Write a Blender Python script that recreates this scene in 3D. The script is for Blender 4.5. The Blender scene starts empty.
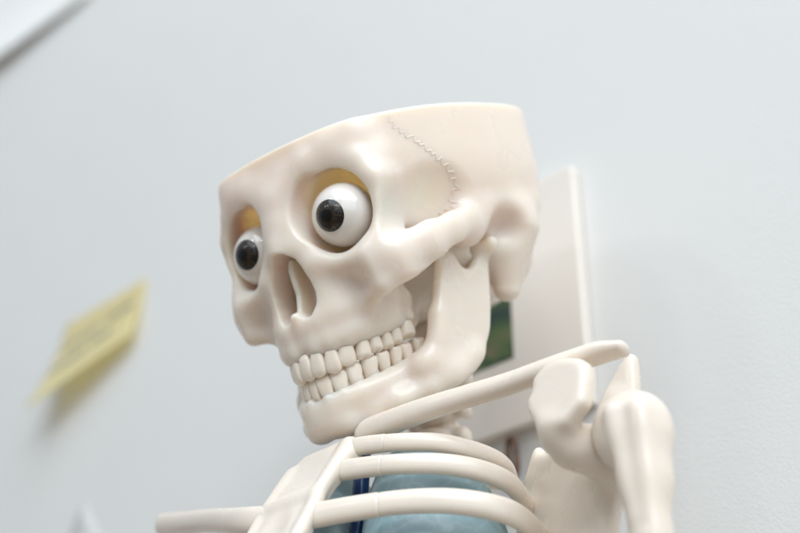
import bpy, bmesh, math, random
import numpy as np
from mathutils import Vector, Matrix
from mathutils.bvhtree import BVHTree

C = bpy.context.scene
col = C.collection
# ------------------------------------------------------------------ scale and frames
S = 0.00065                      # metres per modelling unit (a reduced-size teaching skeleton)
ORG = np.array([0.0, 0.0, 1.45]) # ear level of the skull in the world; X = its left, -Y = its front, Z up
W = np.array([[0.7313537, 0.3512551, 0.5845867],
              [0.6819984, -0.3766750, -0.6268925],
              [0.0, 0.8571673, -0.5150381]])          # camera axes in the world
CAM = np.array([418.324, -456.257, -368.123])
S2W = np.array([[0.9986, -0.0074, 0.0531],
                [0.0132, -0.9263, -0.3765],
                [-0.0520, -0.3766, 0.9249]])          # skull frame (left, forward, up) -> world
WALL_Y = 122.0

# ------------------------------------------------------------------ camera
cd = bpy.data.cameras.new('camera'); cam = bpy.data.objects.new('camera', cd); col.objects.link(cam)
m = Matrix.Identity(4)
for i in range(3):
    for j in range(3): m[i][j] = W[i, j]
    m[i][3] = CAM[i] * S + ORG[i]
cam.matrix_world = m
cd.sensor_width = 36; cd.lens = 1357 / 800 * 36; cd.clip_start = 0.01; cd.clip_end = 100
cd.dof.use_dof = True; cd.dof.focus_distance = 618 * S; cd.dof.aperture_fstop = 6.0; cd.dof.aperture_blades = 7
C.camera = cam
# ------------------------------------------------------------------ world + lamps
wd = bpy.data.worlds.new('World'); C.world = wd; wd.use_nodes = True
nt = wd.node_tree; bg = nt.nodes['Background']
tc = nt.nodes.new('ShaderNodeTexCoord'); sx = nt.nodes.new('ShaderNodeSeparateXYZ'); rp = nt.nodes.new('ShaderNodeValToRGB')
mr = nt.nodes.new('ShaderNodeMapRange'); mr.inputs[1].default_value = -1; mr.inputs[2].default_value = 1
nt.links.new(tc.outputs['Generated'], sx.inputs[0]); nt.links.new(sx.outputs['Z'], mr.inputs[0]); nt.links.new(mr.outputs[0], rp.inputs[0])
rp.color_ramp.elements[0].color = (0.45, 0.395, 0.335, 1); rp.color_ramp.elements[0].position = 0.15
rp.color_ramp.elements[1].color = (0.72, 0.81, 0.90, 1); rp.color_ramp.elements[1].position = 0.75
nt.links.new(rp.outputs[0], bg.inputs[0]); bg.inputs[1].default_value = 0.55
def lamp(name, loc, target, sx_, sy_, power, colr):
    l = bpy.data.lights.new(name, 'AREA'); l.shape = 'RECTANGLE'; l.size = sx_; l.size_y = sy_; l.energy = power; l.color = colr
    o = bpy.data.objects.new(name, l); col.objects.link(o); o.location = loc
    o.rotation_euler = (Vector(target) - Vector(loc)).to_track_quat('-Z', 'Y').to_euler()
    return o
lamp('ceiling_lamp', (0.80, -0.70, 2.75), (0, 0, 1.45), 2.2, 1.6, 33, (0.87, 0.955, 1.04))
lamp('window_light', (2.0, -1.1, 1.75), (0, 0, 1.40), 2.0, 1.8, 11, (0.86, 0.955, 1.05))
for k in range(4):                   # row of small ceiling spots over the camera's shoulder (they show as dots in the eyes)
    t = -0.25 + 0.34 * k
    lamp('ceiling_spot', (1.57 + .73 * t, -1.68 + .68 * t, 2.50), (0, -0.05, 1.45), 0.17, 0.17, 2.9, (0.88, 0.96, 1.03))
for k in range(2):
    lamp('ceiling_spot', (-0.55 + .5 * k, -1.9, 2.45), (0, -0.05, 1.45), 0.17, 0.17, 2.0, (0.88, 0.96, 1.03))
C.view_settings.view_transform = 'Standard'; C.view_settings.look = 'None'; C.view_settings.gamma = 1
C.view_settings.exposure = 0.14; C.view_settings.use_curve_mapping = False
C.render.engine = 'CYCLES'
C.cycles.use_denoising = True
C.cycles.max_bounces = 12; C.cycles.diffuse_bounces = 8; C.cycles.sample_clamp_indirect = 6

# ------------------------------------------------------------------ materials
def mat(name, base, rough=0.45, sss=0.0, sssr=(1, .6, .4), sssc=0.003, coat=0.0, spec=0.5, noise=None, bump=None, trans=0.0):
    mt = bpy.data.materials.new(name); mt.use_nodes = True
    n = mt.node_tree.nodes; L = mt.node_tree.links; p = n['Principled BSDF']
    p.inputs['Base Color'].default_value = (*base, 1); p.inputs['Roughness'].default_value = rough
    p.inputs['Specular IOR Level'].default_value = spec
    if sss:
        p.inputs['Subsurface Weight'].default_value = sss; p.inputs['Subsurface Radius'].default_value = sssr
        p.inputs['Subsurface Scale'].default_value = sssc
    if coat:
        p.inputs['Coat Weight'].default_value = coat; p.inputs['Coat Roughness'].default_value = 0.03
    if trans: p.inputs['Transmission Weight'].default_value = trans
    tcn = n.new('ShaderNodeTexCoord')
    if noise:
        sc, c2, lo, hi = noise
        t = n.new('ShaderNodeTexNoise'); t.inputs['Scale'].default_value = sc; t.inputs['Detail'].default_value = 4
        L.new(tcn.outputs['Object'], t.inputs['Vector'])
        r = n.new('ShaderNodeValToRGB'); r.color_ramp.elements[0].position = lo; r.color_ramp.elements[1].position = hi
        r.color_ramp.elements[0].color = (*base, 1); r.color_ramp.elements[1].color = (*c2, 1)
        L.new(t.outputs['Fac'], r.inputs[0]); L.new(r.outputs[0], p.inputs['Base Color'])
    rn = n.new('ShaderNodeTexNoise'); rn.inputs['Scale'].default_value = 38; rn.inputs['Detail'].default_value = 5
    L.new(tcn.outputs['Object'], rn.inputs['Vector']); rm = n.new('ShaderNodeMapRange'); rm.inputs[1].default_value = .3; rm.inputs[2].default_value = .7
    rm.inputs[3].default_value = max(.03, rough * .72); rm.inputs[4].default_value = min(1, rough * 1.3)
    L.new(rn.outputs['Fac'], rm.inputs[0]); L.new(rm.outputs[0], p.inputs['Roughness'])
    if bump:
        prev = None
        for sc, st, dist in bump:
            t = n.new('ShaderNodeTexNoise'); t.inputs['Scale'].default_value = sc; t.inputs['Detail'].default_value = 3
            L.new(tcn.outputs['Object'], t.inputs['Vector'])
            b = n.new('ShaderNodeBump'); b.inputs['Strength'].default_value = st; b.inputs['Distance'].default_value = dist
            L.new(t.outputs['Fac'], b.inputs['Height'])
            if prev: L.new(prev.outputs[0], b.inputs['Normal'])
            prev = b
        L.new(prev.outputs[0], p.inputs['Normal'])
    return mt
M_bone = mat('cream_plastic', (0.79, 0.696, 0.60), 0.27, sss=0.75, sssr=(1, .64, .38), sssc=0.0075, noise=(28, (0.78, 0.679, 0.578), .35, .7),
             bump=[(70, .05, .0010), (260, .045, .0005), (1400, .10, .00015)])
M_rib = mat('cream_plastic_trunk', (0.785, 0.696, 0.595), 0.26, sss=0.35, sssr=(1, .65, .4), sssc=0.002, noise=(28, (0.80, 0.69, 0.58), .35, .7),
             bump=[(70, .07, .0010), (260, .045, .0005), (1400, .10, .00015)])
M_sut = mat('suture_plastic', (0.83, 0.73, 0.63), 0.35, noise=(60, (0.81, 0.71, 0.60), .4, .7))
M_tooth = mat('tooth_plastic', (0.84, 0.755, 0.64), 0.2, sss=0.12, sssr=(1, .6, .35), sssc=0.001, noise=(90, (0.81, 0.70, 0.575), .4, .7), bump=[(500, .06, .0002)])
M_eye = mat('eye_white', (0.79, 0.73, 0.665), 0.09, sss=0.2, sssc=0.002, coat=1.0)
M_wall = mat('painted_wall', (0.715, 0.70, 0.67), 0.75, spec=0.25, noise=(3, (0.695, 0.682, 0.652), .35, .7), bump=[(1000, .22, .0006), (120, .08, .0012)])
M_frame = mat('white_board', (0.78, 0.71, 0.635), 0.5, noise=(20, (0.76, 0.69, 0.61), .4, .7), bump=[(300, .05, .0003)])
M_note = mat('yellow_paper', (0.90, 0.86, 0.62), 0.8, noise=(40, (0.88, 0.84, 0.59), .4, .7), bump=[(120, .1, .0006)])
def translucent(mt, c, f):
    n = mt.node_tree.nodes; L = mt.node_tree.links; p = n['Principled BSDF']; t = n.new('ShaderNodeBsdfTranslucent'); t.inputs['Color'].default_value = (*c, 1)
    mx = n.new('ShaderNodeMixShader'); mx.inputs[0].default_value = f; L.new(p.outputs[0], mx.inputs[1]); L.new(t.outputs[0], mx.inputs[2]); L.new(mx.outputs[0], n['Material Output'].inputs[0])
translucent(M_note, (0.93, 0.84, 0.52), .62)
M_ink = mat('blue_ink', (0.22, 0.24, 0.20), 0.6, noise=(200, (0.28, 0.29, 0.24), .4, .6))
M_paper = mat('white_paper', (0.84, 0.825, 0.79), 0.8, noise=(30, (0.82, 0.805, 0.77), .4, .7), bump=[(150, .08, .0006)])
M_grey = mat('grey_paper', (0.60, 0.585, 0.555), 0.8, noise=(30, (0.58, 0.565, 0.535), .4, .7), bump=[(150, .08, .0006)])
M_vein = mat('navy_tube', (0.012, 0.04, 0.13), 0.25, noise=(120, (0.02, 0.06, 0.17), .4, .7), bump=[(300, .1, .0004)])
M_art = mat('red_tube', (0.45, 0.02, 0.02), 0.35, noise=(120, (0.38, 0.02, 0.02), .4, .7))
M_wire = mat('brown_cord', (0.11, 0.05, 0.025), 0.3, noise=(200, (0.20, 0.09, 0.04), .4, .7), bump=[(800, .1, .0003)])
M_steel = mat('dark_wire', (0.10, 0.075, 0.05), 0.35, noise=(300, (0.16, 0.11, 0.07), .4, .7))

# ------------------------------------------------------------------ object helpers
def meshobj(name, verts, faces, material, parent=None, smooth=True, to_world=True):
    v = np.asarray(verts, float)
    if to_world: v = v * S + (0 if parent is not None else ORG)
    me = bpy.data.meshes.new(name); me.from_pydata(v.tolist(), [], [list(map(int, f)) for f in faces]); me.update()
    me.materials.append(material)
    if smooth: me.polygons.foreach_set('use_smooth', [True] * len(me.polygons))
    o = bpy.data.objects.new(name, me); col.objects.link(o)
    if parent is not None: o.parent = parent
    return o
def fastmesh(name, v, q, material, parent=None):
    v = np.asarray(v, np.float32) * S
    if parent is None: v = v + ORG.astype(np.float32)
    me = bpy.data.meshes.new(name)
    me.vertices.add(len(v)); me.vertices.foreach_set('co', v.ravel().astype(np.float32))
    me.loops.add(q.size); me.loops.foreach_set('vertex_index', q.ravel().astype(np.int32))
    me.polygons.add(len(q)); me.polygons.foreach_set('loop_start', np.arange(0, q.size, 4, dtype=np.int32))
    me.polygons.foreach_set('loop_total', np.full(len(q), 4, np.int32))
    me.polygons.foreach_set('use_smooth', np.ones(len(q), bool))
    me.update(calc_edges=True); me.validate(); me.materials.append(material)
    o = bpy.data.objects.new(name, me); col.objects.link(o)
    if parent is not None: o.parent = parent
    return o
def empty(name, loc, label, cat, group=None):
    o = bpy.data.objects.new(name, None); col.objects.link(o); o.location = loc; o.empty_display_size = 0.02
    o['label'] = label; o['category'] = cat
    if group: o['group'] = group
    return o
def tag(o, label, cat, group=None):
    o['label'] = label; o['category'] = cat
    if group: o['group'] = group
    return o

# ------------------------------------------------------------------ distance-field modelling
class Field:
    def __init__(s, lo, hi, h):
        s.h = h; s.lo = np.array(lo, float)
        n = [int(round((hi[i] - lo[i]) / h)) + 1 for i in range(3)]
        s.ax = [np.float32(lo[i]) + np.float32(h) * np.arange(n[i], dtype=np.float32) for i in range(3)]
        s.v = np.full(n, 50.0, np.float32)
    def _sl(s, lo, hi):
        r = []
        for i in range(3):
            a = max(0, int((lo[i] - s.lo[i]) / s.h)); b = min(len(s.ax[i]), int((hi[i] - s.lo[i]) / s.h) + 2)
            if b <= a: return None
            r.append(slice(a, b))
        return tuple(r)
    def _xyz(s, sl):
        return s.ax[0][sl[0]][:, None, None], s.ax[1][sl[1]][None, :, None], s.ax[2][sl[2]][None, None, :]
    def add(s, p, k=4.0):
        fn, lo, hi = p; e = k + 3
        sl = s._sl([a - e for a in lo], [a + e for a in hi])
        if sl is None: return
        d = fn(*s._xyz(sl)); a = s.v[sl]
        h = np.maximum(k - np.abs(a - d), 0) / k
        s.v[sl] = np.minimum(a, d) - h * h * k * 0.25
    def sub(s, p, k=3.0):
        fn, lo, hi = p; e = k + 3
        sl = s._sl([a - e for a in lo], [a + e for a in hi])
        if sl is None: return
        d = -fn(*s._xyz(sl)); a = s.v[sl]
        h = np.maximum(k - np.abs(a - d), 0) / k
        s.v[sl] = np.maximum(a, d) + h * h * k * 0.25
def ell(c, r):
    c = [np.float32(x) for x in c]; r = [np.float32(x) for x in r]
    def fn(x, y, z):
        a, b, d = (x - c[0]) / r[0], (y - c[1]) / r[1], (z - c[2]) / r[2]
        k0 = np.sqrt(a * a + b * b + d * d); k1 = np.sqrt((a / r[0]) ** 2 + (b / r[1]) ** 2 + (d / r[2]) ** 2) + 1e-6
        return k0 * (k0 - 1) / k1
    return fn, [c[i] - r[i] for i in range(3)], [c[i] + r[i] for i in range(3)]
def cap(a, b, ra, rb=None, sc=(1, 1, 1)):
    rb = ra if rb is None else rb
    a = np.array(a, float); b = np.array(b, float); q = np.array(sc, float)
    A, B = a * q, b * q; ba = B - A; L2 = float(ba @ ba) + 1e-9; ms = float(min(1 / q))
    def fn(x, y, z):
        px, py, pz = x * np.float32(q[0]) - np.float32(A[0]), y * np.float32(q[1]) - np.float32(A[1]), z * np.float32(q[2]) - np.float32(A[2])
        t = np.clip((px * np.float32(ba[0]) + py * np.float32(ba[1]) + pz * np.float32(ba[2])) / np.float32(L2), 0, 1)
        dx, dy, dz = px - t * np.float32(ba[0]), py - t * np.float32(ba[1]), pz - t * np.float32(ba[2])
        return (np.sqrt(dx * dx + dy * dy + dz * dz) - (np.float32(ra) + t * np.float32(rb - ra))) * np.float32(ms)
    R = max(ra, rb)
    return fn, (np.minimum(a, b) - R).tolist(), (np.maximum(a, b) + R).tolist()
def chain(pts, rr, sc=(1, 1, 1), k=3.0):
    prims = [cap(pts[i], pts[i + 1], rr[i], rr[i + 1], sc) for i in range(len(pts) - 1)]
    lo = np.min([p[1] for p in prims], 0).tolist(); hi = np.max([p[2] for p in prims], 0).tolist()
    def fn(x, y, z):
        v = None
        for p in prims:
            d = p[0](x, y, z)
            if v is None: v = d
            else:
                h = np.maximum(k - np.abs(v - d), 0) / k; v = np.minimum(v, d) - h * h * k * np.float32(.2)
        return v
    return fn, lo, hi
def polydist(P, u, v):
    """signed distance to a closed polygon on a 2-D grid u (n,1) v (1,m)"""
    P = np.array(P, np.float32); n = len(P)
    d = np.full(np.broadcast(u, v).shape, 1e9, np.float32); s = np.ones_like(d)
    for i in range(n):
        a, b = P[i], P[i - 1]; e = b - a
        wu, wv = u - a[0], v - a[1]
        t = np.clip((wu * e[0] + wv * e[1]) / (e @ e + 1e-9), 0, 1)
        d = np.minimum(d, (wu - e[0] * t) ** 2 + (wv - e[1] * t) ** 2)
        c1 = v >= a[1]; c2 = v < b[1]; c3 = (e[0] * wv) > (e[1] * wu)
        s = np.where((c1 & c2 & c3) | (~c1 & ~c2 & ~c3), -s, s)
    return s * np.sqrt(d)
def plate(P, axis, x0, th, rnd=1.5):
    """polygon P in the two other axes, extruded along axis about x0(u,v) with half thickness th and rounded rim"""
    lo2 = np.min(P, 0); hi2 = np.max(P, 0)
    def fn(x, y, z):
        g = [x, y, z]; o = [i for i in range(3) if i != axis]
        u = g[o[0]]; v = g[o[1]]
        uu = u.reshape(-1, 1); vv = v.reshape(1, -1)
        d2 = polydist(P, uu, vv); off = x0(uu, vv) + np.zeros_like(d2)
        shp = [1, 1, 1]; shp[o[0]] = uu.shape[0]; shp[o[1]] = vv.shape[1]
        d2 = d2.reshape(shp) + rnd; off = off.reshape(shp).astype(np.float32)
        w = np.abs(g[axis] - off) - (th - rnd)
        return (np.minimum(np.maximum(d2, w), 0) + np.sqrt(np.maximum(d2, 0) ** 2 + np.maximum(w, 0) ** 2) - rnd).astype(np.float32)
    c = [x0(np.float32(a), np.float32(b)) for a in (lo2[0], hi2[0]) for b in (lo2[1], hi2[1])]
    lo = [0] * 3; hi = [0] * 3; o = [i for i in range(3) if i != axis]
    lo[axis] = float(min(c)) - th; hi[axis] = float(max(c)) + th
    for j in range(2): lo[o[j]] = float(lo2[j]); hi[o[j]] = float(hi2[j])
    return fn, lo, hi
def surface(val, lo, h):
    """naive surface nets: quads on the zero level of val"""
    ins = val < 0
    n = np.array(val.shape)
    cell = np.zeros(n - 1, np.int8)
    for i in (0, 1):
        for j in (0, 1):
            for k in (0, 1): cell += ins[i:n[0] - 1 + i, j:n[1] - 1 + j, k:n[2] - 1 + k]
    act = (cell > 0) & (cell < 8)
    ci = np.argwhere(act); idx = np.full(act.shape, -1, np.int32); idx[act] = np.arange(len(ci), dtype=np.int32)
    acc = np.zeros((len(ci), 3)); cnt = np.zeros(len(ci))
    I, J, K = ci.T
    cor = [(a, b, c) for a in (0, 1) for b in (0, 1) for c in (0, 1)]
    for a in cor:
        for ax in range(3):
            if a[ax]: continue
            b = list(a); b[ax] = 1
            va = val[I + a[0], J + a[1], K + a[2]]; vb = val[I + b[0], J + b[1], K + b[2]]
            mk = (va < 0) != (vb < 0)
            t = np.where(mk, va / np.where(mk, va - vb, 1), 0)
            p = np.tile(np.array(a, float), (len(ci), 1)); p[:, ax] = t
            acc[mk] += p[mk]; cnt[mk] += 1
    v = (ci + acc / cnt[:, None]) * h + np.array(lo)
    quads = []
    for ax in range(3):
        s0 = [slice(None)] * 3; s1 = [slice(None)] * 3
        s0[ax] = slice(0, -1); s1[ax] = slice(1, None)
        a = ins[tuple(s0)]; b = ins[tuple(s1)]
        e = np.argwhere(a != b); o1, o2 = (ax + 1) % 3, (ax + 2) % 3
        ok = (e[:, o1] > 0) & (e[:, o2] > 0) & (e[:, o1] < n[o1] - 1) & (e[:, o2] < n[o2] - 1); e = e[ok]
        def at(d1, d2):
            q = e.copy(); q[:, o1] += d1; q[:, o2] += d2
            return idx[q[:, 0], q[:, 1], q[:, 2]]
        q = np.c_[at(-1, -1), at(0, -1), at(0, 0), at(-1, 0)]
        fl = ~a[e[:, 0], e[:, 1], e[:, 2]]
        q[fl] = q[fl][:, ::-1]
        quads.append(q)
    q = np.vstack(quads)
    return v, q
def relax(v, q, it=2, lam=0.5):
    e = np.vstack([q[:, [0, 1]], q[:, [1, 2]], q[:, [2, 3]], q[:, [3, 0]]]); n = len(v)
    for _ in range(it):
        for l in (lam, -lam * 1.04):
            acc = np.zeros_like(v); c = np.bincount(e[:, 0], minlength=n) + np.bincount(e[:, 1], minlength=n)
            for a in range(3):
                acc[:, a] = np.bincount(e[:, 0], v[e[:, 1], a], n) + np.bincount(e[:, 1], v[e[:, 0], a], n)
            v = v + l * (acc / np.maximum(c, 1)[:, None] - v)
    return v
def soften(F, sig):
    r = max(1, int(2.6 * sig / F.h)); w = np.exp(-.5 * (np.arange(-r, r + 1) * F.h / sig) ** 2).astype(np.float32); w /= w.sum()
    a = np.clip(F.v, -10, 10)
    for ax in range(3):
        p = [(0, 0)] * 3; p[ax] = (r, r); b = np.pad(a, p, mode='edge'); o = np.zeros_like(a)
        for i in range(2 * r + 1):
            sl = [slice(None)] * 3; sl[ax] = slice(i, i + a.shape[ax]); o += w[i] * b[tuple(sl)]
        a = o
    F.v = a
def mirror(F):
    return np.concatenate([F.v[:0:-1], F.v], 0), [-F.ax[0][-1], F.lo[1], F.lo[2]]
def sk2w(v):
    return np.asarray(v, float) @ S2W.T

def spline(pts, n=12):
    P = np.array(pts, float); out = []
    E = np.vstack([2 * P[0] - P[1], P, 2 * P[-1] - P[-2]])
    for i in range(len(P) - 1):
        p0, p1, p2, p3 = E[i:i + 4]
        for t in np.linspace(0, 1, n, endpoint=False):
            out.append(.5 * (2 * p1 + (p2 - p0) * t + (2 * p0 - 5 * p1 + 4 * p2 - p3) * t * t + (3 * p1 - p0 - 3 * p2 + p3) * t ** 3))
    out.append(P[-1]); return np.array(out)
def sweep(pts, a, b, up=(0, 0, 1), n=12, seg=20, endround=True, rot=None):
    """tube along a spline; a = half width along the up side, b = half thickness"""
    P = spline(pts, n); m_ = len(P); up = np.array(up, float)
    A = np.interp(np.linspace(0, 1, m_), np.linspace(0, 1, len(a)), a); Bv = np.interp(np.linspace(0, 1, m_), np.linspace(0, 1, len(b)), b)
    T = np.gradient(P, axis=0); T /= np.linalg.norm(T, axis=1)[:, None]
    rings = []
    def ring(p, t, sa, sb):
        s = np.cross(t, up); s /= np.linalg.norm(s); u = np.cross(s, t)
        th = np.linspace(0, 2 * np.pi, seg, endpoint=False)
        ca, sn = np.cos(th), np.sin(th)
        g = lambda q: np.sign(q) * np.abs(q) ** 0.85
        return p + np.outer(g(ca) * sb, s) + np.outer(g(sn) * sa, u)
    if endround:
        for f in (0.05, .35, .65, .9): rings.append(ring(P[0] - T[0] * min(A[0], Bv[0]) * (1 - f) * .8, T[0], A[0] * math.sqrt(1 - (1 - f) ** 2), Bv[0] * math.sqrt(1 - (1 - f) ** 2)))
    for i in range(m_): rings.append(ring(P[i], T[i], A[i], Bv[i]))
    if endround:
        for f in (.9, .65, .35, 0.05): rings.append(ring(P[-1] + T[-1] * min(A[-1], Bv[-1]) * (1 - f) * .8, T[-1], A[-1] * math.sqrt(1 - (1 - f) ** 2), Bv[-1] * math.sqrt(1 - (1 - f) ** 2)))
    v = np.vstack(rings); f = []
    k = len(rings)
    for i in range(k - 1):
        for j in range(seg):
            f.append((i * seg + j, i * seg + (j + 1) % seg, (i + 1) * seg + (j + 1) % seg, (i + 1) * seg + j))
    f.append(tuple(range(seg - 1, -1, -1))); f.append(tuple(range((k - 1) * seg, k * seg)))
    return v, f

# ================================================================== SETTING: the wall
def wall_mesh():
    x0, x1, z0, z1 = -7000, 4000, -2200, 3000
    v = [(x0, WALL_Y, z0), (x1, WALL_Y, z0), (x1, WALL_Y, z1), (x0, WALL_Y, z1), (x0, WALL_Y + 60, z0), (x1, WALL_Y + 60, z0), (x1, WALL_Y + 60, z1), (x0, WALL_Y + 60, z1)]
    f = [(0, 1, 2, 3), (5, 4, 7, 6), (4, 0, 3, 7), (1, 5, 6, 2), (3, 2, 6, 7), (4, 5, 1, 0)]
    return v, f
wall = meshobj('wall', *wall_mesh(), M_wall, smooth=False); wall['kind'] = 'structure'

# ================================================================== THE SKELETON
skel = empty('anatomical_skeleton', ORG.tolist(), 'cream plastic teaching skeleton with open-topped skull, glass eyes and bared teeth before the wall', 'skeleton')

# ------------------------------------------------------------------ skull
def rimz(y): return 67.65 - 0.09 * y
def brain(off=0.0):
    a, bf, bb, c, cy, cz, n, mm = 74 - off, 95 - off, 66 - off, 68 - off, -5.0, 46.0, 2.5, 2.3
    def fn(x, y, z):
        yy = (y - cy); yb = np.where(yy > 0, np.abs(yy) / np.float32(bf), np.abs(yy) / np.float32(bb))
        g = (np.abs(x / np.float32(a)) ** np.float32(n) + yb ** np.float32(n)) ** np.float32(mm / n)
        zz = (z - cz); zz = np.where(zz > 0, np.abs(zz) / np.float32(220), np.abs(zz) / np.float32(c))
        r = (g + zz ** np.float32(mm)) ** np.float32(1 / mm)
        return ((r - 1) * np.float32(72)).astype(np.float32)
    return fn, [-a, cy - bb, cz - c], [a, cy + bf, 90]
def build_skull():
    h = 0.7
    F = Field((0, -92, -50), (84, 112, 76), h)
    F.add(brain(), 1)
    F.add(ell((0, -22, -2), (50, 56, 24)), 14)                      # skull base
    # temporal fossa
    F.sub(ell((68, 44, -14), (26, 22, 20)), 8)
    # face block
    F.add(ell((0, 64, -12), (33, 27, 26)), 8)
    F.add(ell((0, 80, 36), (15, 12, 16)), 10)
    ring = [(9, 85.5, 38), (20, 84.5, 45), (32, 80.5, 47), (43, 77.5, 41), (50.5, 76, 30), (51.5, 75, 17), (49.5, 76, 5), (44, 79, -4), (36, 82.5, -8), (26, 85, -7.5), (16, 87.5, -1), (10, 88.2, 8), (7, 87, 22)]
    F.add(chain(ring + [ring[0]], [5.2, 5.2, 5.2, 5, 4.6, 4.4, 4.8, 5.5, 5.8, 5.2, 4.4, 4, 4.3, 5.2], k=6), 10)
    # frontal process behind the outer rim, temporal line
    F.add(chain([(41, 75, 68), (45.5, 72, 54), (48.5, 69, 42), (50, 66.5, 28), (50.5, 66, 16), (50, 68, 4)], [3.5, 3.8, 4, 4, 4, 5]), 8)
    # cheek bone and arch
    F.add(ell((40, 74, -9), (8, 9, 12)), 8)
    F.add(chain([(44.5, 79.5, -22.5), (38, 77.5, -23.5), (30, 75, -26)], [3.0, 3.2, 4.5], k=4), 6)
    F.add(chain([(44.5, 80, -22), (51, 73, -17.5), (57, 61, -11)], [2.8, 3, 3], k=4), 6)
    F.add(ell((58, 25, 0.5), (7, 8.5, 6)), 2.5)                          # articular eminence
    F.add(chain([(60, 12, 11), (64, -8, 14), (62, -30, 18)], [5, 4, 3], k=4), 12)
    # nasal bones + maxilla
    F.add(chain([(0, 90, 34), (0, 93.2, 22), (0, 95.8, 12), (0, 97.4, 6)], [6, 4.6, 4.2, 4.0]), 8)
    F.add(chain([(4, 88.5, 30), (4.6, 91.2, 18), (5.8, 92.6, 8)], [4.5, 4.2, 3.8]), 7)
    F.add(chain([(10.5, 86.5, 12), (13, 88, -2), (16, 85.5, -14), (15, 84, -26)], [4.5, 5, 6, 6]), 8)
    F.add(chain([(16, 79, -19), (24, 71, -19), (29, 61, -17)], [8, 7.5, 7], k=5), 8)
    F.add(chain([(0, 88, -30), (9, 86.5, -30), (17, 80, -29), (23, 71, -28), (28, 60, -26), (29.5, 50, -24)], [7, 7, 7, 7, 6.5, 6], k=5), 7)
    F.add(chain([(x, 94 - 11 * (x / 20) ** 2.5 - 6.4 * (1 - x / 40), upz(94 - 11 * (x / 20) ** 2.5)[0] + 5.2) for x in (0, 6, 11, 15.5, 19.5, 23, 26, 28.5, 30.5)], [5.6] * 9, k=4), 4)
    F.add(ell((34, 74.5, 54), (13, 9, 8)), 9)
    # soften everything modelled in front so the pieces flow into one bone
    blur(F, 40, 1.9)
    F.sub(FOSSA, 2)
    F.add(chain([(44.5, 77, -11), (53.5, 69, -8.5), (60, 55, -3.2), (64, 40, 2.5), (65.5, 26, 7.5), (64, 12, 10.5), (61, -2, 11)], [9.0, 9.2, 7.8, 6.0, 5.4, 5.2, 5], sc=(1.8, 1, 1), k=5), 6)
    for t in UPPER + UPPER_R:
        yy = t[1]; zg = upz(yy)[0]
        if t in UPPER: F.add(cap((t[0] * .93, yy - 3.2, zg + 12), (t[0] * .97, yy - 2.6, zg + 3), 2.0, 2.9), 4)
    F.add(cap((27.0, 54.5, -12), (28.5, 53, -27), 6.0, 5.0), 3)          # tuberosity
    F.add(plate([(44, 0), (44, -28), (36, -36), (31, -34), (33, -20), (30, 0)], 0, lambda u, v: 20 + 0 * u * v, 1.8, 1.0), 2)
    F.add(cap((36, 2, -12), (35, 7, -36), 3, 1.6), 2)               # styloid
    F.add(ell((0, 5, -8), (24, 40, 10)), 8)
    F.add(ell((0, 28, -20), (20, 16, 20)), 8)
    F.add(ell((0, 57, -32), (27, 28, 8)), 5)                          # palate
    F.sub(ell((30, 101, -15), (13, 14, 8)), 9)                          # canine fossa, shallow
    F.sub(ell((29.5, 87.5, -13), (1.3, 3, 1.0)), 1.5)                # infraorbital foramen
    # mastoid and ear
    F.add(cap((56, -15, 6), (51, -10, -24), 17, 7, ), 7)
    F.sub(ell((69, 2, 3), (10.5, 9, 7)), 9)
    F.sub(ell((57, 9, -2), (10, 7.5, 6.5)), 3)                         # jaw socket
    # orbit
    F.sub(ORBIT, 1.2)
    F.sub(ell((22.5, 92, 23), (12.5, 18, 16.5)), 2)
    F.sub(cap((24, 62, 18), (14, 42, 12), 15, 4), 5)
    # nose
    F.sub(plate([(-1, 7), (3.6, 6), (7.6, 2.6), (10.6, -3), (12.6, -10), (13.2, -16), (12.2, -21.5), (9.2, -26), (4.8, -26), (2.2, -24), (-1, -24)], 1, lambda u, v: 98 + 0 * u * v, 26, 3), 1.2)
    F.add(plate([(60, 4), (90, 4), (91.5, -1), (90.5, -8), (89.5, -13), (90.5, -18), (92, -24), (60, -28)], 0, lambda u, v: .05 * np.clip(91 - u, 0, 12) + 0 * v, 1.45, .8), 2.5)
    F.add(cap((6, 76, -20), (5, 78, -2), 5, 3.5), 3)
    F.add(cap((0, 90, -29), (0, 94.5, -24.5), 3.6, 2.0), 3.5)        # nasal spine
    F.add(cap((0, 90, -38), (0, 91, -28), 2.0, 2.5), 5)
    # hollow and cut
    x, y, z = F._xyz((slice(None),) * 3)
    bi = brain(5.0)[0](x, y, z); ob = ORBIT[0](x, y, z)
    th = (2.4 + 3.3 * np.clip((52 - y) / 30, 0, 1)).astype(np.float32)
    hol = np.maximum(np.maximum(F.v + th, bi), (14 - z).astype(np.float32) + 0 * x)
    F.v = np.maximum(F.v, -hol)
    def top(x, y, z): return (rimz(y) - z + 0 * x).astype(np.float32)
    F.sub((top, [-1, -95, 55], [90, 115, 80]), 1.2)
    val, lo = mirror(F)
    v, q = surface(val, lo, h)
    v = relax(v, q, 2)
    return v, q
FOSSA = ell((124, 70, 3), (74, 74, 57))
ORBIT = ell((29.6, 75, 19.8), (19.2, 32, 21.3))
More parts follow.
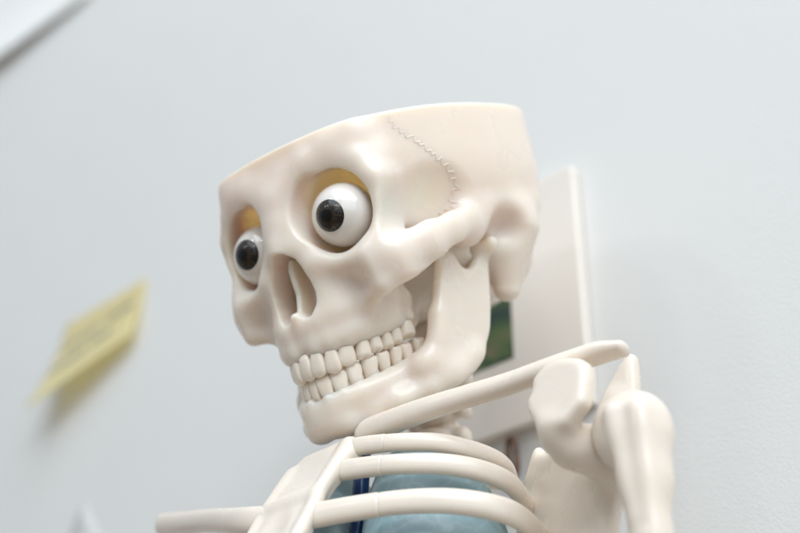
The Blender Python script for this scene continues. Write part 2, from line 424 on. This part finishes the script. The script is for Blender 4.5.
def blur(F, ymin, sig):
    j = int((ymin - F.lo[1]) / F.h); r = int(3 * sig / F.h)
    w = np.exp(-.5 * (np.arange(-r, r + 1) * F.h / sig) ** 2).astype(np.float32); w /= w.sum()
    src = F.v[:, max(0, j - 12):]; a = src.copy()
    a = np.concatenate([a[r:0:-1], a], 0)                            # mirror across the midline
    for ax in range(3):
        p = [(0, 0)] * 3; p[ax] = (r, r); b = np.pad(np.clip(a, -12, 12), p, mode='edge'); o = np.zeros_like(a)
        for i in range(2 * r + 1):
            sl = [slice(None)] * 3; sl[ax] = slice(i, i + a.shape[ax]); o += w[i] * b[tuple(sl)]
        a = o
    a = a[r:]
    ys = F.ax[1][max(0, j - 12):]; t = np.clip((ys - (ymin - 6)) / 12, 0, 1)[None, :, None]
    F.v[:, max(0, j - 12):] = src * (1 - t) + a * t

# ---- teeth positions along the arches (left side; mirrored to the right) : x, forward, width, height-top z, tip z, depth
def arch_set(xs, y0, a, p, last):
    """teeth on the outer curve y = y0 - a (x/20)^p: (x, y, width, tangent angle)"""
    P = [(x, y0 - a * (abs(x) / 20) ** p) for x in xs]; out = []
    for i, (x, y) in enumerate(P):
        d = []
        if i: d.append(math.dist(P[i], P[i - 1]))
        if i < len(P) - 1: d.append(math.dist(P[i], P[i + 1]))
        w = sum(d) / len(d) if i < len(P) - 1 else last
        sl = -a * p / 20 * (abs(x) / 20) ** (p - 1) * (1 if x > 0 else -1)
        out.append((x, y, w, math.atan2(sl, 1)))
    return out
UPPER = arch_set([6.3, 13.4, 18.8, 23.7, 26.6, 29.2, 31.3, 33.6], 94, 11, 2.5, 8.2)
UPPER_R = arch_set([-1.6, -9.2, -15.5, -20.5, -24.5, -27.6, -30.2, -32.6], 94, 11, 2.5, 8)
LOWER = arch_set([5.4, 12.2, 17.8, 22.3, 26.0, 28.7, 31.1, 33.6], 91, 13, 2.3, 7)
LOWER_R = arch_set([-1.2, -7.4, -13, -18, -22, -25.5, -28.5, -31], 91, 13, 2.3, 7)
def upz(y):                                   # gum line and biting edge of an upper tooth
    m_ = -49.9 + .230 * (94 - y); hh = 10.8 - .055 * (94 - y); return m_ + hh / 2, m_ - hh / 2
def loz(y):
    m_ = -58.9 + .270 * (92 - y); hh = 9.2 - .02 * (92 - y); return m_ - hh / 2, m_ + hh / 2 + 1.1

skv, skq = build_skull()
skull = fastmesh('skull', sk2w(skv), skq[:, ::-1], M_bone, skel)

# ------------------------------------------------------------------ mandible
def build_mandible():
    h = 0.7
    F = Field((0, -12, -96), (70, 112, 6), h)
    F.add(chain([(0, 84.5, -75.6), (8, 82, -75.6), (17, 75, -75), (28.5, 66, -73.4), (39, 54, -69.8), (45, 42, -64), (47.4, 26, -56)], [6.3, 6.3, 6, 5.6, 5.4, 5.2, 5], k=5), 1)
    F.add(chain([(x, 91 - 13 * (x / 20) ** 2.3 - 3.6 * (1 - x / 60), loz(91 - 13 * (x / 20) ** 2.3)[0] - 5.0) for x in (0, 6, 12, 17.5, 22, 26, 29.5, 32.5)], [4.6] * 6 + [4.8, 4.8], k=5), 6)
    F.add(ell((0, 87, -78), (9, 4, 5.5)), 8)
    F.add(ell((10, 83, -80), (6, 5, 4)), 6)
    P = [(50, -55), (49, -42), (46, -29), (42, -18), (38.5, -9), (34.5, -4.5), (30.5, -4.2), (27, -8), (24.5, -12.5), (21, -14), (16, -13.2), (12, -9), (9.5, -4), (3.5, -4), (2.5, -9), (4.5, -20), (8, -35), (12.5, -48), (17.5, -57), (28, -66), (42, -71.5), (50, -71), (54, -63)]
    F.add(plate(P, 0, lambda u, v: 47.4 + 0.05 * (v + 40) - 0.07 * (u - 25), 3.5, 2.4), 5)
    F.add(ell((38.5, 51, -57), (6.5, 10, 6)), 7)
    F.add(ell((52, 6, -4.5), (9.5, 4.5, 4.5)), 4)
    F.add(ell((59, 6, -2.5), (3.4, 3.4, 3.4)), 1.5)
    F.add(chain([(45, 46, -36), (44, 50, -48), (42.5, 55, -56), (40.5, 60, -61.5)], [2.6, 2.8, 2.2, 1.2]), 7)
    keep = F.v.copy(); soften(F, 2.4); deep = F.v; F.v = keep; soften(F, 1.2)
    t = np.clip((-44 - F.ax[2]) / 8, 0, 1)[None, None, :]; F.v = F.v * (1 - t) + deep * t     # oblique line
    for t in LOWER:
        zg = loz(t[1])[0]
        F.add(cap((t[0] * .99, t[1] - 2.0, zg - 12), (t[0], t[1] - 1.5, zg - 2.8), 1.7, 3.0), 1.3)
    val, lo = mirror(F)
    v, q = surface(val, lo, h)
    return relax(v, q, 2), q
mv, mq = build_mandible()
mandible = fastmesh('mandible', sk2w(mv), mq[:, ::-1], M_bone, skel)

# ------------------------------------------------------------------ teeth
def tooth_mesh(t, zg, zt, depth, rnd, side, cusp):
    """crown from zg (gum) to zt (tip)"""
    x, y, w, ang = t
    nu, nv = 24, 16
    V = []; sgn = 1 if zt > zg else -1; H = abs(zt - zg)
    wj = rnd.uniform(.92, 1.02); tilt = rnd.uniform(-.09, .09); yaw = rnd.uniform(-.13, .13); lift = rnd.uniform(-.8, .6)
    for j in range(nv + 1):
        s = j / nv
        zz = -3.4 + s * (H + 3.4)
        f = max(0.0, zz / H)
        wid = .76 + .26 * math.sin(min(1, f * 1.5) * math.pi * .5) - .06 * max(0, f - .7) / .3
        dep = .86 + .18 * math.sin(f * math.pi * .8) - (.42 * f ** 2 if cusp == 0 else .12 * f ** 2)
        tuck = max(0.0, -zz / 3.4); wid *= 1 - .22 * tuck; dep *= 1 - .35 * tuck
        # rounding towards the tip
        e = (s - .82) / .18
        rr = math.sqrt(max(0.0, 1 - max(0, e) ** 2.2)) * .55 + .45 if e < 1 else .45
        rd = math.sqrt(max(0.0, 1 - max(0, e) ** 2.0)) * .75 + .25
        for i in range(nu):
            a = 2 * math.pi * i / nu; c, q = math.cos(a), math.sin(a)
            g = lambda u: math.copysign(abs(u) ** .70, u)
            u = g(c) * w * wj * .53 * wid * (rr if e > 0 else 1); d = g(q) * depth * .5 * dep * (rd if e > 0 else 1)
            dz = 0
            if cusp and f > .6: dz = -(.9 * (1 - abs(c)) + .3) * (f - .6) / .4 * 1.6 * (abs(q) < 2)
            V.append((u, d - 1.3 * tuck, zz + dz + (abs(c) ** 2) * (-.9) * max(0, f - .5)))
    V = np.array(V)
    F = []
    for j in range(nv):
        for i in range(nu): F.append((j * nu + i, j * nu + (i + 1) % nu, (j + 1) * nu + (i + 1) % nu, (j + 1) * nu + i))
    F.append(tuple(range(nu - 1, -1, -1)))
    top = len(V); V = np.vstack([V, V[-nu:].mean(0) + [0, 0, .25]])
    for i in range(nu): F.append((nv * nu + i, nv * nu + (i + 1) % nu, top))
    # tilt, turn, place
    u = V[:, 0] + tilt * V[:, 2]; d = V[:, 1]; z = V[:, 2]
    a = ang + yaw; ca, sa = math.cos(a), math.sin(a)
    nx, ny = -math.sin(ang), math.cos(ang)                       # outward
    X = x + u * ca - d * sa - nx * depth * .40; Y = y + u * sa + d * ca - ny * depth * .40
    Z = zg + sgn * (z + lift)
    P = np.c_[X * side, Y, Z]
    flip = (sgn < 0) ^ (side < 0)
    # the skull frame is left-handed: flip once more
    return P, [f if flip else f[::-1] for f in F]
rt = random.Random(4)
for S_, zf, par in ((UPPER, upz, skull), (UPPER_R, upz, skull), (LOWER, loz, mandible), (LOWER_R, loz, mandible)):
    for i, t in enumerate(S_):
        zg, zt = zf(t[1]); up = zf is upz; zt -= 0.5 if up else 0
        P, Fc = tooth_mesh(t, zg, zt, (6.2 if up else 5.6) if i < 3 else (8.2 if up else 7.4), rt, 1, 0 if i < 3 else 1)
        meshobj('tooth', sk2w(P), Fc, M_tooth, par)

# ------------------------------------------------------------------ eyeballs
def iris_material():
    mt = bpy.data.materials.new('iris'); mt.use_nodes = True
    n = mt.node_tree.nodes; L = mt.node_tree.links; p = n['Principled BSDF']
    tcn = n.new('ShaderNodeTexCoord'); sp = n.new('ShaderNodeSeparateXYZ'); L.new(tcn.outputs['Object'], sp.inputs[0])
    at = n.new('ShaderNodeMath'); at.operation = 'ARCTAN2'; L.new(sp.outputs['Y'], at.inputs[0]); L.new(sp.outputs['X'], at.inputs[1])
    ln = n.new('ShaderNodeVectorMath'); ln.operation = 'LENGTH'
    cb = n.new('ShaderNodeCombineXYZ'); L.new(sp.outputs['X'], cb.inputs[0]); L.new(sp.outputs['Y'], cb.inputs[1]); L.new(cb.outputs[0], ln.inputs[0])
    nz = n.new('ShaderNodeTexNoise'); nz.noise_dimensions = '2D'; nz.inputs['Scale'].default_value = 1.0; nz.inputs['Detail'].default_value = 3
    c2 = n.new('ShaderNodeCombineXYZ'); k1 = n.new('ShaderNodeMath'); k1.operation = 'MULTIPLY'; k1.inputs[1].default_value = 7.0
    k2 = n.new('ShaderNodeMath'); k2.operation = 'MULTIPLY'; k2.inputs[1].default_value = 350
    L.new(at.outputs[0], k1.inputs[0]); L.new(ln.outputs['Value'], k2.inputs[0]); L.new(k1.outputs[0], c2.inputs[0]); L.new(k2.outputs[0], c2.inputs[1]); L.new(c2.outputs[0], nz.inputs['Vector'])
    r1 = n.new('ShaderNodeValToRGB'); r1.color_ramp.elements[0].position = .40; r1.color_ramp.elements[1].position = .72
    r1.color_ramp.elements[0].color = (.006, .005, .004, 1); r1.color_ramp.elements[1].color = (.06, .038, .022, 1)
    L.new(nz.outputs['Fac'], r1.inputs[0])
    # pupil and dark limbus by radius
    r2 = n.new('ShaderNodeValToRGB'); e = r2.color_ramp.elements
    e[0].position = .36; e[0].color = (0, 0, 0, 1); e[1].position = .46; e[1].color = (1, 1, 1, 1)
    x = e.new(.86); x.color = (1, 1, 1, 1); x = e.new(.97); x.color = (.12, .12, .12, 1)
    k3 = n.new('ShaderNodeMath'); k3.operation = 'DIVIDE'; k3.inputs[1].default_value = 15.6 * math.sin(math.radians(29)) * S
    L.new(ln.outputs['Value'], k3.inputs[0]); L.new(k3.outputs[0], r2.inputs[0])
    mx = n.new('ShaderNodeMix'); mx.data_type = 'RGBA'; mx.blend_type = 'MULTIPLY'; mx.inputs[0].default_value = 1
    L.new(r1.outputs[0], mx.inputs[6]); L.new(r2.outputs[0], mx.inputs[7]); L.new(mx.outputs[2], p.inputs['Base Color'])
    p.inputs['Roughness'].default_value = .3; p.inputs['Specular IOR Level'].default_value = .2; p.inputs['Coat Weight'].default_value = .38; p.inputs['Coat Roughness'].default_value = .02
    return mt
M_iris = iris_material()
def sphere_part(r, a0, a1, nu=64, nv=40):
    V = []; F = []
    for j in range(nv + 1):
        a = a0 + (a1 - a0) * j / nv
        for i in range(nu):
            b = 2 * math.pi * i / nu; V.append((r * math.sin(a) * math.cos(b), r * math.sin(a) * math.sin(b), r * math.cos(a)))
    for j in range(nv):
        for i in range(nu): F.append((j * nu + i, (j + 1) * nu + i, (j + 1) * nu + (i + 1) % nu, j * nu + (i + 1) % nu))
    return np.array(V), F
EYES = [((29.5, 78, 18), (329, 214)), ((-29.5, 75.3, 16.6), (247, 255))]
GAZE = [(0.183, 0.972, -0.147), (0.089, 0.995, -0.034)]
for (c, _), g in zip(EYES, GAZE):
    cw = sk2w([c])[0] * S; gw = sk2w([g])[0]
    q = Vector(gw).to_track_quat('Z', 'Y')
    V, F = sphere_part(15.5, 0.0, math.pi)
    eb = meshobj('eyeball', V * S, F, M_eye, skel, to_world=False)
    eb.location = cw; eb.rotation_mode = 'QUATERNION'; eb.rotation_quaternion = q
    V, F = sphere_part(9.6, 0.0, math.radians(52.5), 64, 16); V[:, 2] += 15.5 * math.cos(math.radians(29)) - 9.6 * math.cos(math.radians(52.5)) + .12
    meshobj('iris', V * S, F, M_iris, eb, to_world=False)

# ------------------------------------------------------------------ coronal suture: a fine raised zig-zag lying on the skull
bv = BVHTree.FromPolygons([tuple(p) for p in skv], [tuple(map(int, f)) for f in skq])
SUT = [(65, 58.5), (62.5, 53), (59.0, 49.0), (54.5, 45.0), (50.3, 41.0), (45.5, 36.3), (40.2, 32.3), (35.6, 26.7), (32.4, 23), (35.4, 19.2), (34.6, 14), (40.5, 9.7), (42, 6.5)]
def suture(side):
    P = spline([(a, b, 0) for a, b in SUT], 8)[:, :2]
    T = np.gradient(P, axis=0); T /= np.linalg.norm(T, axis=1)[:, None]; N = np.c_[-T[:, 1], T[:, 0]]
    rs = random.Random(2); pts = []
    d = np.r_[0, np.cumsum(np.linalg.norm(np.diff(P, axis=0), axis=1))]
    k = 0; s = 0
    while s < d[-1]:
        p = np.array([np.interp(s, d, P[:, j]) for j in (0, 1)]); nn = np.array([np.interp(s, d, N[:, j]) for j in (0, 1)])
        p = p + nn * (1.25 if k % 2 else -1.25) * rs.uniform(.45, 1.3)
        hit = bv.ray_cast(Vector((90, p[0], p[1])), Vector((-1, 0, 0)))
        if hit[0] is not None: pts.append((side * (hit[0].x + .05), hit[0].y, hit[0].z))
        s += rs.uniform(1.2, 2.5) ; k += 1
    return pts
for side in (1, -1):
    pp = suture(side)
    v, f = sweep(pp, [.1, .2, .2, .1], [.2, .42, .42, .2], up=(1, 0.1, 0.1), n=3, seg=8)
    meshobj('suture', sk2w(v), f, M_sut, skull)

# ------------------------------------------------------------------ trunk bones
XC = -8.0
def mirx(P): return [(2 * XC - p[0], p[1], p[2]) for p in P]
def boneobj(name, F, h, it=2):
    soften(F, 1.4)
    v, q = surface(F.v, F.lo, h); v = relax(v, q, it)
    return fastmesh(name, v, q, M_rib, skel)
# sternum : built in its own slope frame (u across, v down the slope, w outward)
def build_sternum():
    h = 0.9
    F = Field((-44, -6, -14), (44, 130, 14), h)
    P = [(-9, 5), (-5, 5), (6, 4.5), (14, 2), (23, 4), (24, 12), (21, 20), (18, 30), (17, 38), (19, 44), (17, 52), (19, 60), (18, 72), (20, 82), (19, 110), (0, 126), (-19, 110), (-20, 82), (-18, 72), (-19, 60), (-17, 52), (-19, 44), (-17, 38), (-18, 30), (-19.5, 22), (-17, 15), (-11, 7)]
    F.add(plate(P, 2, lambda u, v: 0.0 * u * v - .004 * u * u, 4.2, 2.6), 1)
    F.add(cap((-13, 39, 1.5), (13, 39, 1.5), 3, 3), 5)
    F.sub(ell((0, 66, 8), (10, 23, 5.8)), 3)
    F.sub(ell((0, 20, 9), (13, 12, 5.2)), 5)
    for sy in (-1, 1):
        F.add(cap((sy * (19 if sy > 0 else 14), 6 if sy > 0 else 15, 1), (sy * 17, 36, 2), 3.2, 3), 4)
        F.add(cap((sy * 18, 42, 2), (sy * 17, 108, 1), 2.8, 3), 4)
    v, q = surface(F.v, F.lo, h); v = relax(v, q, 2)
    s = np.array([0, -.48, -.877]); s /= np.linalg.norm(s); nrm = np.array([0, -s[2] * -1, s[1] * -1]); nrm = np.array([0, s[2], -s[1]])
    o = np.array([XC, -49.5, -114.0])
    Wd = o + np.outer(v[:, 0], [1, 0, 0]) + np.outer(v[:, 1], s) + np.outer(v[:, 2], nrm)
    return fastmesh('sternum', Wd, q, M_rib, skel)
sternum = build_sternum()

R1 = [(8, -53, -120), (22, -51, -121.5), (37, -47, -123.5), (51, -36, -124.5), (60.5, -20, -127), (61, -5, -128), (52, 12, -126), (32, 36, -117), (8, 46, -107)]
R2 = [(8, -59, -133), (24, -56, -134.5), (40, -51, -136), (55, -39, -136.7), (65, -26, -138.5), (70, -13, -141.5), (67, 2, -145), (57, 18, -144), (36, 44, -134), (8, 52, -122)]
R3 = [(9, -73, -158), (28, -66, -157.5), (46, -57, -157), (62, -46, -157.5), (73, -34, -159), (79, -22, -161), (77, -6, -162.5), (66, 14, -160), (40, 46, -148), (8, 56, -136)]
R4 = [(12, -88, -183), (36, -86, -186), (58, -74, -188), (74, -52, -190), (78, -20, -189), (70, 16, -182), (42, 50, -166), (8, 60, -152)]
seams = {0: 2.0, 1: 2.0, 2: 2.0}
ribs = []
def rib_set(P, wa, wb):
    for side in (1, -1):
        Q = P if side == 1 else [(2 * XC - (XC + (p[0] - XC) * .86), p[1] + 6, p[2] - 2) for p in P]
        cut = 2                                                    # cartilage from the breastbone, bone from there on
        Ps = spline(Q, 12)
        v, f = sweep([tuple(p) for p in Ps[:19][::3]], [wa, wa * .97], [wb, wb], n=4)
        meshobj('costal_cartilage', v, f, M_rib, skel)
        v, f = sweep([tuple(p) for p in Ps[19::3]], [wa * .93, wa, wa, wa * .9, wa * .7], [wb * .95, wb, wb, wb * .9], n=4)
        meshobj('rib', v, f, M_rib, skel)
rib_set(R1, 4.4, 3.2); rib_set(R2, 4.9, 3.3); rib_set(R3, 5.7, 3.6); rib_set(R4, 6.2, 4.2)

# clavicles
CL = [(10, -42, -109.5), (28, -43, -109.5), (48, -41.5, -108.8), (68, -37, -107.5), (88, -31, -105.5), (110, -25, -102.5), (127, -19, -100), (138, -17, -101)]
CR = [(-20, -68, -152), (-34, -70, -149), (-52, -66, -143), (-86, -54, -131), (-122, -42, -120), (-152, -30, -110)]
v, f = sweep(CL, [6.4, 5.8, 5.4, 5.0, 4.7, 4.5, 4.2, 3.0], [6, 5.2, 4.8, 4.8, 5.2, 6, 6.8, 5.5]); meshobj('clavicle', v, f, M_rib, skel)
v, f = sweep(CR, [7.5, 7, 6.2, 5.8, 6, 6.4], [6, 5.5, 5.2, 5.2, 5.6, 6]); meshobj('clavicle', v, f, M_rib, skel)

# scapula of the left shoulder
def build_scapula():
    h = 1.0
    F = Field((40, -60, -260), (150, 60, -70), h)
    F.add(plate(COR, 1, lambda u, v: -34 + .18 * (v + 125), 4.8, 3.2), 1)
    F.add(chain([(112, -32, -138), (114, -24, -141), (119, -12, -141)], [7.5, 9, 12], k=6), 7)
    F.add(ell((123, -6, -141), (10, 12, 15)), 5)
    F.add(plate(BLADE, 1, lambda u, v: 8 - .22 * (u - 100) + .05 * (v + 140), 6, 4.5), 14)
    F.add(plate(ACR, 1, lambda u, v: 13 + 0 * u * v, 4.0, 2.5), 4)
    F.add(chain([(114, 13, -108), (100, 14, -124), (78, 12, -138)], [4.5, 4.5, 4], k=4), 6)
    return boneobj('scapula', F, h)
COR = [(109, -104), (118, -104), (127, -107.5), (131.5, -112), (132, -120), (131, -131), (122, -139), (109, -136), (102, -128), (99.5, -121), (102.5, -116), (102, -110)]
BLADE = [(66.5, -112.5), (70, -119), (76, -121.5), (90, -119), (104, -122), (115, -134), (119, -148), (113, -170), (108, -200), (97, -252), (44, -252), (51, -158), (54, -138), (60, -126)]
ACR = [(123.5, -86), (117, -92), (107.5, -103), (103, -114), (125, -114), (126, -100), (126, -89)]
scapula = build_scapula()
def build_humerus():
    h = 1.0
    F = Field((100, -60, -300), (190, 40, -100), h)
    F.add(chain([(145, -21, -148), (146.5, -22.5, -166), (147.5, -24, -190), (149.5, -26, -290)], [13.2, 10.2, 7.8, 7.4], k=6), 1)
    F.add(ell((138, -17, -140), (16, 15.5, 17)), 6)
    F.add(ell((145, -20, -139), (12, 12.5, 13)), 5)
    F.add(cap((141, -33.5, -137), (146, -31, -182), 3.4, 1.6), 6)
    F.add(cap((151.5, -30.5, -138), (151.5, -29, -192), 4.2, 2.4), 6)
    F.sub(cap((147, -39.5, -140), (149.5, -36, -186), 2.6, 1.3), 5)
    return boneobj('humerus', F, h)
humerus = build_humerus()

# neck vertebrae
def build_vertebra(z, y, w):
    h = 0.9
    F = Field((-40, -30, -16), (40, 40, 16), h)
    F.add(ell((0, 0, 0), (13, 10, 7.5)), 1)
    F.add(chain([(-w, 6, 0), (-9, 8, 1), (9, 8, 1), (w, 6, 0)], [4, 4, 4, 4]), 4)
    F.add(ell((w, 6, 1.5), (4.2, 4.5, 5.0)), 3); F.add(ell((-w, 6, 1.5), (4.2, 4.5, 5.0)), 3)
    F.add(ell((w - 7, 4, 6), (4, 4, 3.5)), 3); F.add(ell((-w + 7, 4, 6), (4, 4, 3.5)), 3)
    F.add(cap((0, 10, 0), (0, 28, -6), 4.5, 3), 4)
    v, q = surface(F.v, F.lo, h); v = relax(v, q, 2) + np.array([XC + 2, y, z])
    return fastmesh('vertebra', v, q, M_rib, skel)
build_vertebra(-24, 26, 21)
for k in range(8):
    z = -40 - 16.5 * k; y = 24 + 1.2 * k - (6 * math.sin(k / 8 * math.pi))
    build_vertebra(z, y, (18, 17, 16, 16, 18, 18, 18, 18)[k])
for k in range(5): build_vertebra(-168 - 18 * k, 36 + 3 * k, 18)

# lungs, vein, artery
def lung_mat():
    mt = mat('teal_lung', (0.20, 0.36, 0.42), 0.35, sss=0.15, sssr=(.5, .8, 1), sssc=0.003, bump=[(70, .2, .002)])
    n = mt.node_tree.nodes; L = mt.node_tree.links; p = n['Principled BSDF']
    t = n.new('ShaderNodeTexCoord'); nz = n.new('ShaderNodeTexNoise'); nz.inputs['Scale'].default_value = 40
    mp = n.new('ShaderNodeMix'); mp.data_type = 'VECTOR'; mp.inputs[0].default_value = .09
    L.new(t.outputs['Object'], nz.inputs['Vector']); L.new(t.outputs['Object'], mp.inputs[4]); L.new(nz.outputs['Color'], mp.inputs[5])
    vo = n.new('ShaderNodeTexVoronoi'); vo.feature = 'DISTANCE_TO_EDGE'; vo.inputs['Scale'].default_value = 75; L.new(mp.outputs[1], vo.inputs['Vector'])
    r = n.new('ShaderNodeValToRGB'); e = r.color_ramp.elements
    e[0].position = 0.0; e[0].color = (.38, .49, .51, 1); e[1].position = .045; e[1].color = (.31, .43, .46, 1)
    x = e.new(.4); x.color = (.26, .385, .415, 1)
    L.new(vo.outputs['Distance'], r.inputs[0]); L.new(r.outputs[0], p.inputs['Base Color'])
    return mt
M_lung = lung_mat()
def build_lung(side):
    h = 1.2
    F = Field((-45, -60, -130), (50, 60, 50), h)
    F.add(ell((0, 0, 0), (27, 30, 38)), 1)
    F.add(ell((7, -2, -50), (36, 42, 64)), 16)
    v, q = surface(F.v, F.lo, h); v = relax(v, q, 2)
    v[:, 0] *= side
    v = v + np.array([XC + side * 31, -12, -145])
    return fastmesh('lung', v, q if side > 0 else q[:, ::-1], M_lung, skel)
build_lung(1); build_lung(-1)
v, f = sweep([(-2, -30, -92), (-2.5, -31, -115), (-3.5, -32, -145), (-4, -36, -190), (-6, -38, -230)], [3.7], [3.7], up=(1, 0, 0)); meshobj('vein', v, f, M_vein, skel)
v, f = sweep([(-11, -22, -170), (-10, -23, -156), (-6, -22.5, -146), (1, -19, -139), (9, -13, -134)], [2.6], [2.6], up=(1, 0, 0)); meshobj('artery', v, f, M_art, skel)

# ================================================================== THINGS ON THE WALL
def boxmesh(x0, x1, y0, y1, z0, z1, bev=1.0):
    bm = bmesh.new(); bmesh.ops.create_cube(bm, size=1)
    for q in bm.verts: q.co = Vector(((x0 + x1) / 2 + q.co.x * (x1 - x0), (y0 + y1) / 2 + q.co.y * (y1 - y0), (z0 + z1) / 2 + q.co.z * (z1 - z0)))
    if bev: bmesh.ops.bevel(bm, geom=bm.edges[:], offset=bev, segments=3, affect='EDGES', profile=.5)
    v = [tuple(q.co) for q in bm.verts]; bm.verts.index_update(); f = [[q.index for q in p.verts] for p in bm.faces]; bm.free(); return v, f
def photo_mat():
    mt = bpy.data.materials.new('landscape_photo'); mt.use_nodes = True
    n = mt.node_tree.nodes; L = mt.node_tree.links; p = n['Principled BSDF']; p.inputs['Roughness'].default_value = .3
    t = n.new('ShaderNodeTexCoord'); nz = n.new('ShaderNodeTexNoise'); nz.inputs['Scale'].default_value = 55; nz.inputs['Detail'].default_value = 6; nz.inputs['Distortion'].default_value = .6
    L.new(t.outputs['Object'], nz.inputs['Vector']); r = n.new('ShaderNodeValToRGB'); e = r.color_ramp.elements
    e[0].position = .30; e[0].color = (.012, .02, .022, 1); e[1].position = .72; e[1].color = (.22, .22, .10, 1)
    x = e.new(.46); x.color = (.03, .055, .035, 1); x = e.new(.56); x.color = (.08, .13, .035, 1); x = e.new(.63); x.color = (.15, .13, .07, 1)
    L.new(nz.outputs['Fac'], r.inputs[0]); L.new(r.outputs[0], p.inputs['Base Color']); return mt
pf = empty('picture_frame', (ORG + np.array([-20, WALL_Y, -46]) * S).tolist(), 'white board frame with a small dark green landscape photo, on the wall behind the skull', 'picture frame')
pf_off = np.array([-20, WALL_Y, -46.0])
v, f = boxmesh(-112, 31, WALL_Y - 9, WALL_Y - 0.5, -46, 114, 1.6); meshobj('board', np.array(v) - pf_off, f, M_frame, pf, smooth=False)
v, f = boxmesh(-80, -20.5, WALL_Y - 9.5, WALL_Y - 8.6, -1, 44, .1); meshobj('photograph', np.array(v) - pf_off, f, photo_mat(), pf, smooth=False)
# cord loop below the frame
lp = [(x + 9, y, z - 1) for x, y, z in [(-40, WALL_Y - 5, -52), (-38, WALL_Y - 6, -49), (-35, WALL_Y - 6, -50), (-33.5, WALL_Y - 6, -56), (-33, WALL_Y - 6, -66), (-34.5, WALL_Y - 6, -72), (-38, WALL_Y - 5, -70), (-40, WALL_Y - 5, -60), (-40, WALL_Y - 5, -52.5)]]
v, f = sweep(lp, [1.6], [1.6], up=(0, 1, 0.1), n=8, seg=12, endround=False)
tag(meshobj('cord_loop', v, f, M_wire), 'small brown cord loop hanging just below the white frame beside the ribs', 'cord')

# sticky note
def grid_sheet(fn, nu, nv, th):
    P = np.array([[fn(i / nu, j / nv) for i in range(nu + 1)] for j in range(nv + 1)])
    du = np.gradient(P, axis=1); dv = np.gradient(P, axis=0); N = np.cross(du, dv); N /= np.linalg.norm(N, axis=2)[..., None] + 1e-9
    A = P.reshape(-1, 3); B = (P + N * th).reshape(-1, 3); k = len(A); w = nu + 1; F = []
    for j in range(nv):
        for i in range(nu):
            a = j * w + i; F.append((a, a + 1, a + w + 1, a + w)); F.append((k + a, k + a + w, k + a + w + 1, k + a + 1))
    for i in range(nu): F.append((i, k + i, k + i + 1, i + 1)); a = nv * w + i; F.append((a, a + 1, k + a + 1, k + a))
    for j in range(nv): a = j * w; F.append((a, a + w, k + a + w, k + a)); a = j * w + nu; F.append((a, k + a, k + a + w, a + w))
    return np.vstack([A, B]), F, N
wy = WALL_Y - .6
TL, TR = np.array([-527, wy, 212.0]), np.array([-413, wy, 215.0])
def note(u, v):
    top = TL * (1 - u) + TR * u
    hl, vl, hr, vr = 29.0, 93.0, 10.0, 58.0
    hh = hl * (1 - u) + hr * u; vv = vl * (1 - u) + vr * u
    return top + np.array([0, -(hh * v ** 1.5), -vv * v + 6 * u * v * (1 - v)])
nf = empty('sticky_note', (ORG + np.array([-470, wy, 160]) * S).tolist(), 'yellow sticky note with scribbled writing, its lower edge curling off the wall', 'sticky note')
no = np.array([-470, wy, 160.0])
V, F, _ = grid_sheet(note, 24, 24, -.35); meshobj('paper', V - no, F, M_note, nf)
rn = random.Random(7)
def stroke(v0, u0, u1, amp):
    pts = []; n = 26
    for i in range(n):
        u = u0 + (u1 - u0) * i / (n - 1)
        p = np.array(note(u, min(.97, max(.03, v0 + amp * math.sin(i * 1.9) * rn.uniform(.5, 1)))))
        pts.append(tuple(p + np.array([.3, -.9, .2])))
    return pts
allv, allf, k = [], [], 0
for v0, u0, u1, a in ((.36, .10, .52, .055), (.36, .60, .9, .05), (.62, .08, .45, .055), (.62, .5, .72, .05)):
    vv, ff = sweep(stroke(v0, u0, u1, a), [.7], [.4], up=(0, -1, 0.2), n=3, seg=6)
    allv.append(vv); allf += [tuple(q + k for q in f_) for f_ in ff]; k += len(vv)
meshobj('handwriting', np.vstack(allv) - no, allf, M_ink, nf)

# white sheet in the upper corner, its lower edge lifting
def sheet(u, v):
    x = -900 + 330 * u; lift = max(0, v - .5) ** 1.4 * (1.12 - u)
    return np.array([x, wy - (1.0 + 50 * lift), 820 - 196 * v + 6 * u * v])
V, F, _ = grid_sheet(sheet, 20, 20, -.5)
so = meshobj('paper_sheet', V, F, M_paper); tag(so, 'white paper sheet lifting at its lower edge, high in the top left corner', 'paper')
# grey paper corner low on the wall
def corner(u, v):
    c = np.array([-452, 30.0]); a = (u) * np.array([68, -86]) + v * np.array([-50, -94])
    return np.array([c[0] - 12 + a[0], wy - .5, c[1] + a[1]])
V, F, _ = grid_sheet(corner, 8, 8, -.4)
co = meshobj('paper_slip', V, F, M_grey); tag(co, 'pale grey paper slip with a pointed top, low on the wall below the yellow note', 'paper')
